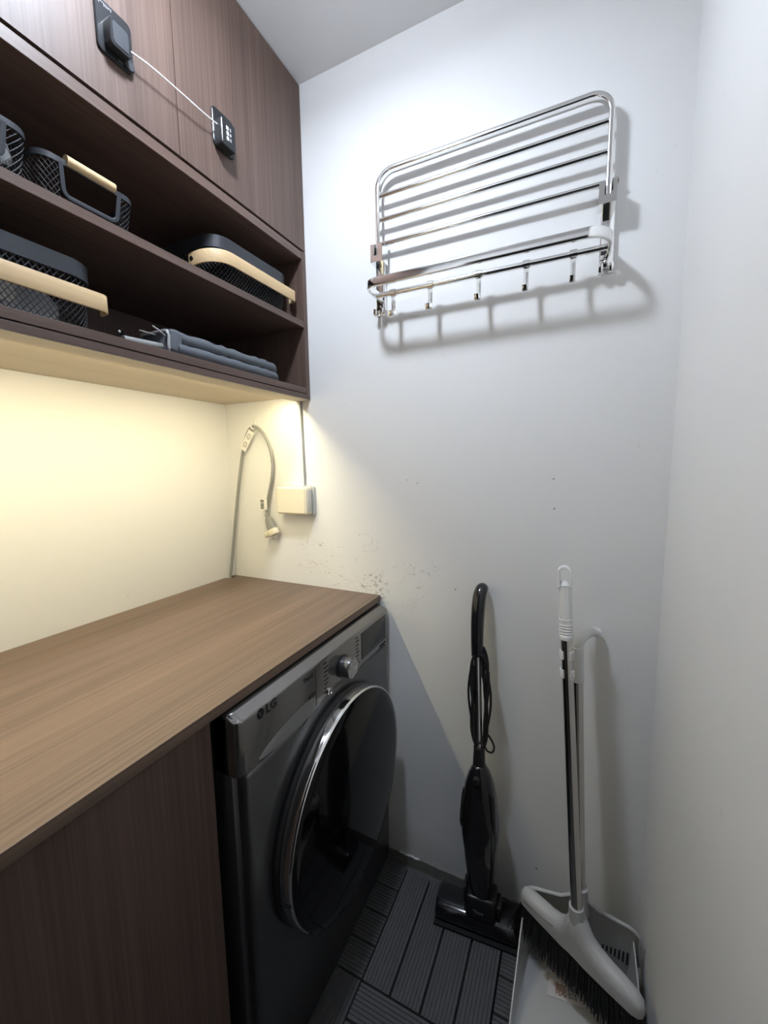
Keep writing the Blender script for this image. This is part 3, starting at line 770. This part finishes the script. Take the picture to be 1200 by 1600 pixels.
def basket_contents():
    # grey pouch inside the bottom-shelf basket
    c = thing('storage_pouch', (0.27, -0.715, 1.515), 'soft grey pouch with a pale label inside the bottom-shelf basket', 'pouch')
    mb = MB(); rings = []
    M = Matrix.Translation((0.265, -0.720, 1.516)) @ Matrix.Rotation(math.radians(12), 4, 'Y')
    for z, a, b in ((0.0, .050, .165), (0.010, .062, .180), (0.040, .060, .172), (0.062, .048, .135), (0.078, .022, .085), (0.084, .008, .060)):
        rings.append([M @ Vector((u + 0.003 * math.sin(k * 1.7 + z * 90), v, z)) for k, (u, v) in enumerate(rrect(a, b, min(a, b) * .4, 5))])
    mb.loft(rings); p = mb.build('pouch_body', 'bag_grey', c)
    mb = MB(); mb.loft([[M @ Vector((x, u - .01, 0.040 + v)) for u, v in rrect(0.055, 0.026, 0.004, 3)] for x in (0.028, 0.0325)]); mb.build('pouch_label', 'paper', c)
    c = thing('clear_jar', (0.22, -0.690, 1.515), 'small clear plastic jar standing in the bottom-shelf basket', 'jar')
    MB().lathe([(0.020, 0.0), (0.022, 0.004), (0.022, 0.085), (0.015, 0.098), (0.015, 0.104)], (0.215, -0.690, 1.5135), (0, 0, 1), 24).build('jar_body', 'clear_plastic', c)
    MB().lathe([(0.0165, 0.104), (0.0165, 0.118), (0.012, 0.124)], (0.215, -0.690, 1.5135), (0, 0, 1), 24).build('jar_lid', 'clear_plastic', c)
    c = thing('white_packet', (0.28, -0.84, 1.513), 'white packet lying in the bottom-shelf basket beside the pouch', 'packet')
    MB().box(0.235, 0.310, -0.868, -0.815, 1.5140, 1.538, 0.004, 2).build('packet_body', 'paper', c)
    MB().box(0.3095, 0.3105, -0.860, -0.822, 1.520, 1.530).build('packet_label', 'ink_grey', c)
    # coiled pale cord and white packets inside the small basket at the photo edge
    c = thing('coiled_cord', (0.30, -0.75, 1.712), 'pale coiled cord inside the small wire basket at the photo edge', 'cord')
    pts = []
    for k in range(64):
        q = k / 64 * 2 * PI * 3; r = 0.030 + 0.005 * math.sin(q * .37)
        pts.append((0.305 + r * .75 * math.cos(q), -0.742 + r * math.sin(q), 1.7125 + 0.012 * k / 64 + 0.003 * math.sin(q * 2)))
    MB().tube(spline(pts, 2), 0.0028, 7).build('cord_loops', 'fabric_trim', c)
    c = thing('plastic_sachet', (0.315, -0.715, 1.74), 'small clear sachet poking up inside the wire basket at the photo edge', 'sachet')
    mb = MB(); rings = []
    for z, a in ((0.0, .050), (0.012, .052), (0.03, .046), (0.040, .030)):
        rings.append([Vector((0.318 + u * (1 - z * 12) - z * .15, -0.718 + v, 1.734 + z)) for u, v in rrect(0.010, a, 0.004, 3)])
    mb.loft(rings); mb.build('sachet_body', 'clear_plastic', c)
    MB().box(0.309, 0.3105, -0.732, -0.706, 1.745, 1.757).build('sachet_label', 'ink_white', c)
basket_contents()

# ------------------------------------------------------------------ folded ironing board on the bottom shelf
def ironing_board():
    c = thing('ironing_board', (0.2, -0.28, 1.508), 'small folded ironing board with grey padded cover on the bottom shelf', 'ironing board')
    rnd = random.Random(11)
    def pad(zc, t, x0, x1, ya, yb, name, wav):
        """padded slab: rounded front edge, rounded right end"""
        mb = MB(); rings = []; ns = 34
        for i in range(ns + 1):
            f = i / ns; y = ya + (yb - ya) * f
            e = 1.0
            if f > .86: e = math.sqrt(max(0.02, 1 - ((f - .86) / .14) ** 2))
            xf = x1 - (1 - e) * .060
            th = t * (0.62 + 0.38 * e)
            if f < .05: th *= 0.9
            w_ = wav * math.sin(f * 41 + math.sin(f * 17) * 1.5)
            pr = []
            for k in range(9):
                q = -PI / 2 + PI * k / 8
                pr.append(Vector((xf - th / 2 + (th / 2 + w_ * .4) * math.cos(q), y + 0.002 * math.sin(k + f * 20), zc + (th / 2 + w_) * math.sin(q))))
            pr += [Vector((x0, y, zc + th / 2)), Vector((x0, y, zc - th / 2))]
            rings.append(pr)
        mb.loft(rings); return mb.build(name, 'fabric_grey', c, angle=60)
    pad(1.5215, 0.0268, 0.12, 0.352, -0.446, -0.100, 'lower_pad', 0.0010)
    pad(1.5465, 0.0280, 0.12, 0.346, -0.440, -0.100, 'upper_pad', 0.0018)
    # gathered end of the cover with its pale binding
    mb = MB(); rings = []
    for y, s in ((-0.438, 1.0), (-0.448, 1.02), (-0.456, 0.98), (-0.462, 0.86)):
        rings.append([(0.295 + u * s, y + 0.0018 * math.sin(k * 2.1), 1.5350 + v * s) for k, (u, v) in enumerate(rrect(0.104, 0.0525, 0.012, 6))])
    mb.loft(rings); mb.build('cover_end', 'fabric_grey', c, angle=50)
    mb = MB(); ring = [(0.295 + u, -0.462 - 0.002 * math.sin(k), 1.5345 + v) for k, (u, v) in enumerate(rrect(0.090, 0.046, 0.012, 6))]
    mb.tube(ring, 0.0028, 7, True); mb.build('cover_binding', 'fabric_trim', c)
    MB().tube(spline([(0.330, -0.462, 1.545), (0.328, -0.474, 1.5535), (0.322, -0.484, 1.561)], 4), 0.0014, 6).build('drawstring', 'fabric_trim', c)
    MB().tube([(0.300, -0.455, 1.552), (0.292, -0.492, 1.5545)], 0.0016, 6).build('drawstring', 'fabric_trim', c)
    MB().tube([(0.315, -0.455, 1.526), (0.318, -0.545, 1.519)], 0.0075, 12).build('leg_tube', 'cable_grey', c)
    MB().box(0.24, 0.30, -0.560, -0.452, 1.5085, 1.5135, 0.002, 2).build('board_end', 'black_plastic', c)
    MB().tube(spline([(0.27, -0.45, 1.538), (0.275, -0.50, 1.535), (0.285, -0.525, 1.540)], 4), 0.005, 8).build('leg_frame', 'black_plastic', c)
    MB().lathe([(0.0001, -.0028), (0.002, -.002), (0.0028, 0), (0.002, .002), (0.0001, .0028)], (0.288, -0.531, 1.5415), (0, 0, 1), 10).build('leg_stud', 'ink_white', c)
ironing_board()

# ------------------------------------------------------------------ stick vacuum
def vacuum():
    c = thing('stick_vacuum', (0.92, -0.085, 0.025), 'black corded stick vacuum cleaner leaning upright against the back wall', 'vacuum cleaner')
    a = math.radians(4.5); ca, sa = math.cos(a), math.sin(a)
    def hd(x, y, z): return Vector((0.913 + (x) * ca * .91 - y * sa, -0.085 + x * sa + y * ca, z))
    # floor head: D-shaped profile along its length
    mb = MB(); rings = []
    for x, s in ((-0.118, 0.86), (-0.114, 0.97), (-0.108, 1.0), (0.108, 1.0), (0.114, 0.97), (0.118, 0.86)):
        pr = []
        for k in range(15):
            q = math.radians(-90 - 4 + k * 13.4)   # front underside round over the top
            pr.append((-0.010 - 0.030 * math.sin(math.radians(k * 180 / 14 * .5 + 0)) , 0))
        pts = [(0.042, 0.030), (0.042, 0.062), (0.030, 0.070)]
        for k in range(11):
            q = math.radians(90 + k * 14); pts.append((-0.010 + 0.034 * math.cos(q), 0.048 + 0.026 * math.sin(q)))
        pts += [(-0.046, 0.032), (-0.046, 0.028), (0.042, 0.028)]
        rings.append([hd(x, y * s, 0.026 + (z - 0.026) * (0.5 + .5 * s)) for y, z in pts])
    mb.loft(rings); head = mb.build('floor_head', 'black_gloss', c)
    mb = MB(); mb.prism([hd(-0.119, -0.052, 0.0255), hd(0.119, -0.052, 0.0255), hd(0.119, 0.044, 0.0255), hd(-0.119, 0.044, 0.0255)], (0, 0, 0.0065)); mb.build('bumper', 'rubber_black', head)
    # neck joint
    M = Matrix.Translation((0.926, -0.086, 0.0)) @ Matrix.Rotation(a, 4, 'Z')
    nk = MB().box(-0.040, 0.040, -0.032, 0.032, 0.055, 0.128, 0.010, 3, M).build('neck_joint', 'black_plastic', c)
    MB().box(-0.046, -0.038, -0.020, 0.020, 0.090, 0.140, 0.003, 2, M).build('release_clip', 'black_plastic', nk)
    MB().box(0.040, 0.052, -0.022, 0.022, 0.066, 0.112, 0.004, 2, M).build('pivot_cap', 'black_plastic', nk)
    text('lettering', 'Tbox', 0.0125, 'ink_grey', nk, Matrix.Translation((0.9235, -0.1188, 0.090)) @ Matrix.Rotation(a, 4, 'Z') @ Matrix.Rotation(PI / 2, 4, 'X'), 0.0003)
    # dust cup and motor body as lofts
    def ell(cx, cy, z, rx, ry, n=28, p=2.4):
        out = []
        for k in range(n):
            q = 2 * PI * k / n; cc, ss = math.cos(q), math.sin(q)
            out.append((cx + rx * math.copysign(abs(cc) ** (2 / p), cc), cy + ry * math.copysign(abs(ss) ** (2 / p), ss), z))
        return out
    def at(z): f = (z - 0.1) / 0.4; return 0.926 - 0.013 * f, -0.088 + 0.010 * f
    def sec(z, rx, ry): x, y = at(z); return ell(x, y, z, rx, ry)
    mb = MB(); mb.loft([sec(0.118, .026, .024), sec(0.140, .031, .029), sec(0.175, .036, .034), sec(0.22, .0415, .039), sec(0.262, .0445, .042), sec(0.285, .0445, .042)])
    mb.build('dust_cup', 'smoke_plastic', c, angle=60)
    mb = MB(); mb.loft([sec(0.268, .0460, .0440), sec(0.30, .0495, .046), sec(0.332, .0505, .047), sec(0.352, .0480, .046), sec(0.40, .0430, .042), sec(0.435, .0365, .036), sec(0.465, .0265, .028), sec(0.482, .0170, .020), sec(0.488, .0150, .016)])
    bd = mb.build('motor_body', 'black_gloss', c, angle=60)
    for s in (-1, 1):
        x, y = at(0.36); mb = MB(); rings = []
        for z, w_, ox in ((0.315, .004, .040), (0.335, .010, .0425), (0.37, .012, .0405), (0.41, .008, .0375), (0.428, .002, .034)):
            rings.append([(x + s * (ox + 0.006 * math.cos(q * PI / 6)), y - .020 + w_ * math.sin(q * PI / 6) - .004, z) for q in range(12)])
        mb.loft(rings); mb.build('side_vent', 'smoke_plastic', bd)
    MB().box(0.905, 0.921, -0.1165, -0.100, 0.452, 0.470, 0.003, 2).build('switch', 'black_plastic', bd)
    # chrome wand and grip
    MB().tube([(0.9125, -0.078, 0.478), (0.9125, -0.0775, 0.535)], [0.0165, 0.0145], 18).build('wand_socket', 'black_plastic', c)
    MB().tube([(0.9118, -0.0775, 0.53), (0.8995, -0.060, 0.790)], 0.0095, 20).build('wand', 'chrome', c)
    g = spline([(0.9002, -0.0605, 0.776), (0.8985, -0.057, 0.83), (0.8985, -0.052, 0.885), (0.8995, -0.043, 0.922), (0.9015, -0.031, 0.940), (0.9030, -0.021, 0.944), (0.9035, -0.0180, 0.940)], 8)
    m = len(g); MB().tube(g, [0.0152 + 0.0020 * math.sin(min(1, i / m * 1.2) * PI) - (0.004 if i == m - 1 else 0) for i in range(m)], 20).build('grip', 'black_gloss', c)
    ck = MB().box(0.901, 0.917, -0.053, -0.040, 0.712, 0.735, 0.003, 2).build('cord_hook', 'black_plastic', c)
    MB().box(0.905, 0.925, -0.0665, -0.055, 0.528, 0.548, 0.003, 2).build('cord_hook', 'black_plastic', c)
    # power cord wound in long loops
    rnd = random.Random(4); mb = MB()
    for k in range(6):
        wl = 0.020 + rnd.uniform(-.004, .006); wr = 0.024 + rnd.uniform(-.006, .008); zt = 0.800 - k * .004 + rnd.uniform(-.008, .008); zb = 0.535 + rnd.uniform(-.012, .02)
        yo = -0.050 - .004 * k; xm = 0.9035
        pts = []
        for q in range(40):
            t = 2 * PI * q / 40; cc, ss = math.cos(t), math.sin(t)
            z = (zt + zb) / 2 + (zt - zb) / 2 * math.copysign(abs(ss) ** .9, ss)
            f = (0.79 - z) / .26
            wd = (wr if cc > 0 else wl) * (0.85 + .25 * math.sin(f * 6 + k * 1.3))
            pts.append((xm + 0.010 * f + wd * math.copysign(abs(cc) ** .55, cc), yo - 0.018 * f + .003 * math.sin(3 * t + k), z))
        mb.tube(pts, 0.0030, 7, True)
    cd = mb.build('power_cord', 'rubber_black', c)
    MB().tube(spline([(0.928, -0.060, 0.565), (0.940, -0.062, 0.552), (0.948, -0.064, 0.535), (0.944, -0.066, 0.520), (0.932, -0.068, 0.521), (0.926, -0.068, 0.530)], 6), 0.0026, 7).build('cord_end', 'rubber_black', cd)
    MB().box(0.922, 0.932, -0.066, -0.050, 0.690, 0.735, 0.003, 2).build('cord_plug', 'rubber_black', cd)
vacuum()

# ------------------------------------------------------------------ dustpan and broom
def dustpan():
    c = thing('dustpan', (1.160, -0.15, 0.025), 'off-white long-handled dustpan standing in the right corner behind the broom', 'dustpan')
    zf = 0.0262; T = 0.003
    def profile(y, wide, h, zfl):
        """cross section at depth y: left wall, floor, right wall (inner), then outer back"""
        xl, xr = 1.160 - wide, 1.160 + wide; xr = min(xr, 1.2955)
        inn = [(xl - .006, zfl + h), (xl, zfl + h * .35), (xl + .006, zfl + .006), (xl + .016, zfl + .002), (xr - .016, zfl + .002), (xr - .006, zfl + .006), (xr - .001, zfl + h * .35), (xr, zfl + h)]
        out = [(xr + .003, zfl + h), (xr + .003, zfl), (xl - .003, zfl - .0), (xl - .009, zfl + h)]
        return [Vector((x, y, z)) for x, z in inn + out]
    mb = MB()
    secs = [(-0.070, .112, .150, zf), (-0.10, .116, .128, zf), (-0.14, .119, .100, zf), (-0.19, .121, .070, zf), (-0.24, .123, .045, zf), (-0.30, .125, .018, zf), (-0.335, .126, .004, zf)]
    mb.loft([profile(*s) for s in secs])
    mb.build('pan', 'pan_white', c, angle=50)
    # back panel with a rounded top and comb slots
    def backp(x, z): return Vector((x, -0.070 - (z - .03) * .12, z))
    out = [(1.042, 0.028), (1.278, 0.028), (1.2925, 0.10), (1.290, 0.150)]
    for k in range(1, 7):
        q = math.radians(15 * k); out.append((1.250 + 0.040 * math.cos(q), 0.165 + 0.040 * math.sin(q)))
    out += [(1.200, 0.215), (1.178, 0.232), (1.142, 0.232), (1.120, 0.215)]
    for k in range(0, 6):
        q = math.radians(90 + 15 * k); out.append((1.070 + 0.040 * math.cos(q), 0.165 + 0.040 * math.sin(q)))
    out += [(1.030, 0.150), (1.028, 0.10)]
    mb = MB(); mb.prism([backp(x, z) for x, z in out], (0, 0.004, 0)); bp = mb.build('back_panel', 'pan_white', c, smooth=False)
    mb = MB(); rim = [backp(x, z) + Vector((0, -.002, 0)) for x, z in out[2:]]
    mb.tube(rim, 0.0042, 8); mb.build('panel_rim', 'pan_white', bp)
    for side in (-1, 1):
        for i in range(8):
            x = 1.160 + side * (0.056 + i * 0.0085); hh = (0.012 + 0.0042 * i)
            z = 0.108 - 0.0010 * i
            o = MB(); o.prism([backp(x - .0018, z - hh / 2) + Vector((0, -.0012, 0)), backp(x + .0018, z - hh / 2) + Vector((0, -.0012, 0)), backp(x + .0018, z + hh / 2) + Vector((0, -.0012, 0)), backp(x - .0018, z + hh / 2) + Vector((0, -.0012, 0))], (0, 0.006, 0))
            o.build('comb_slot', 'ink_dark', bp, smooth=False)
    # pole socket, pole, hooked handle
    MB().tube([(1.161, -0.092, 0.195), (1.1622, -0.096, 0.262)], [0.022, 0.0145], 18).build('pole_socket', 'pan_white', c)
    MB().tube([(1.1620, -0.098, 0.22), (1.1350, -0.070, 0.800)], 0.0115, 20).build('pole', 'steel', c)
    MB().tube([(1.1366, -0.0715, 0.765), (1.1335, -0.067, 0.845)], 0.0135, 18).build('handle_sleeve', 'white_plastic', c)
    g = spline([(1.1335, -0.067, 0.835), (1.1345, -0.066, 0.850), (1.1395, -0.059, 0.863), (1.1490, -0.046, 0.871), (1.1610, -0.030, 0.873), (1.1720, -0.0190, 0.869), (1.1755, -0.0160, 0.866)], 8)
    MB().tube(g, [0.0115] * (len(g) - 1) + [0.009], 18).build('handle', 'white_plastic', c)
    # sticker on the pan floor
    zs = zf + .0026
    q = [Vector((1.099, -0.176, zs)), Vector((1.232, -0.160, zs)), Vector((1.236, -0.098, zs)), Vector((1.105, -0.102, zs))]
    mb = MB(); mb.prism(q, (0, 0, 0.0006)); st = mb.build('sticker', 'sticker', c, smooth=False)
    R = Matrix.Rotation(math.radians(6.5), 4, 'Z')
    text('lettering', '靓', 0.026, 'ink_red', st, Matrix.Translation((1.127, -0.1555, zs + .0007)) @ R, 0.0002)
    text('lettering', '白', 0.024, 'ink_grey', st, Matrix.Translation((1.153, -0.1525, zs + .0007)) @ R, 0.0002)
dustpan()

def broom():
    base = Vector((1.155, -0.168, 0.20)); th = math.atan2(-0.131, 0.239)
    w_ = Vector((math.cos(th), math.sin(th), 0)); n_ = Vector((math.sin(th), -math.cos(th), 0))   # n_ faces the camera side
    c = thing('broom', (base.x, base.y, 0.03), 'off-white broom with black bristles and steel pole clipped to the dustpan', 'broom')
    def P(s, t, z): return base + w_ * s + n_ * t + Vector((0, 0, z))
    # triangular head: thin ends, socket hump in the middle
    mb = MB(); rings = []
    for s, zt, hw in ((-0.141, -0.006, .006), (-0.138, 0.004, .012), (-0.130, 0.010, .0165), (-0.110, 0.012, .0185), (-0.085, 0.013, .0195), (-0.062, 0.014, .020), (-0.042, 0.019, .0205), (-0.028, 0.031, .021), (-0.018, 0.058, .0205), (-0.008, 0.076, .0195),
                     (0.008, 0.076, .0195), (0.018, 0.060, .0205), (0.030, 0.038, .021), (0.050, 0.025, .0205), (0.075, 0.018, .020), (0.100, 0.015, .019), (0.122, 0.010, .0175), (0.134, 0.004, .013), (0.139, -0.006, .006)):
        zb = -0.026
        h = zt - zb
        pr = [(-hw, zb), (hw, zb), (hw * 1.04, zb + h * .45), (hw * .95, zb + h * .72), (hw * .62, zb + h * .93), (0, zt), (-hw * .62, zb + h * .93), (-hw * .95, zb + h * .72), (-hw * 1.04, zb + h * .45)]
        rings.append([P(s, t, z) for t, z in pr])
    mb.loft(rings); hd = mb.build('brush_head', 'pan_white', c, angle=50)
    MB().tube([P(-0.001, 0, 0.050), P(-0.003, 0.002, 0.086)], [0.018, 0.0155], 20).build('pole_socket', 'pan_white', hd)
    # groove line along the head
    pts = [P(s, 0.0200, z) for s, z in ((-0.125, -0.006), (-0.10, -0.004), (-0.07, -0.002), (-0.045, 0.004))]
    MB().tube(spline(pts, 5), 0.0009, 6).build('groove_line', 'ink_grey', hd)
    # bristles
    rnd = random.Random(9); mb = MB()
    for i in range(84):
        s = -0.132 + 0.262 * i / 83
        for j in range(6):
            t = -0.014 + 0.028 * j / 5
            fl = (s / 0.13)
            for k in range(3):
                ds, dt = rnd.uniform(-.003, .003), rnd.uniform(-.002, .002)
                L = 0.082 + rnd.uniform(-.010, .006)
                tip = P(s + fl * abs(fl) * .026 + ds * 2 + rnd.uniform(-.003, .003), t * 1.5 + dt * 2, -0.030 - L)
                tip.x = min(tip.x, 1.289); tip.z = max(tip.z, 0.045)
                root = P(s + ds, t + dt, -0.026)
                d = (tip - root); u = d.orthogonal().normalized(); v = d.cross(u).normalized(); r0, r1 = 0.0013, 0.0008
                q0 = [root + (u * math.cos(a) + v * math.sin(a)) * r0 for a in (0, 2.09, 4.19)]
                q1 = [tip + (u * math.cos(a) + v * math.sin(a)) * r1 for a in (0, 2.09, 4.19)]
                mb.loft([q0, q1], False)
    mb.build('bristles', 'bristle_black', c, smooth=False, kind='stuff')
    # pole, grip
    a = P(-0.002, 0.002, 0.078); b = Vector((1.1085, -0.112, 0.885)); top = Vector((1.0990, -0.0995, 1.044))
    MB().tube([a, b], 0.0122, 22).build('pole', 'steel', c)
    d = (top - b).normalized(); u = Vector((1, 0, 0)); u = (u - d * u.dot(d)).normalized(); v = d.cross(u)
    def ring(s, r, n=24, fl=0.0): return [b + d * s + (u * math.cos(2 * PI * k / n) + v * math.sin(2 * PI * k / n)) * (r * (1 - fl * (k % 2))) for k in range(n)]
    mb = MB(); L = (top - b).length
    pr = [(-0.006, .0140, 0), (0.0, .0150, 0)]
    for k in range(5): pr += [(0.003 + k * .006, .0148, 0), (0.0055 + k * .006, .0138, 0)]
    pr += [(0.034, .0145, 0), (0.040, .0145, .0), (0.041, .0142, .06), (0.115, .0142, .06), (0.116, .0145, 0)]
    mb.loft([ring(s, r, 24, fl) for s, r, fl in pr]); mb.build('grip', 'white_plastic', c)
    # hanging loop at the end of the grip
    arch = [b + d * 0.112 - u * .0122, b + d * (L - .016) - u * .0122]
    for k in range(1, 8):
        q = PI - PI * k / 8; arch.append(b + d * (L - .016 + .0122 * math.sin(q)) + u * .0122 * math.cos(q))
    arch += [b + d * (L - .016) + u * .0122, b + d * 0.112 + u * .0122]
    mb = MB(); mb.band(arch, v, rrect(0.0060, 0.024, 0.0015, 2)); mb.build('hanging_loop', 'white_plastic', c)
    mb = MB(); mb.lathe([(0.0115, 0.0), (0.0105, 0.006), (0.007, 0.011), (0.001, 0.013)], b + d * 0.114, d, 20); mb.build('grip_dome', 'white_plastic', c)
    # clips joining the two poles
    for s in (-0.040, -0.082):
        p = b + d * s
        mb = MB(); q = [(p + (u * math.cos(t) + v * math.sin(t)) * 0.0138) for t in [math.radians(x) for x in range(-60, 241, 20)]]
        mb.band(q, d, rrect(0.0024, 0.018, 0.0008, 2)); mb.build('pole_clip', 'white_plastic', c)
broom()
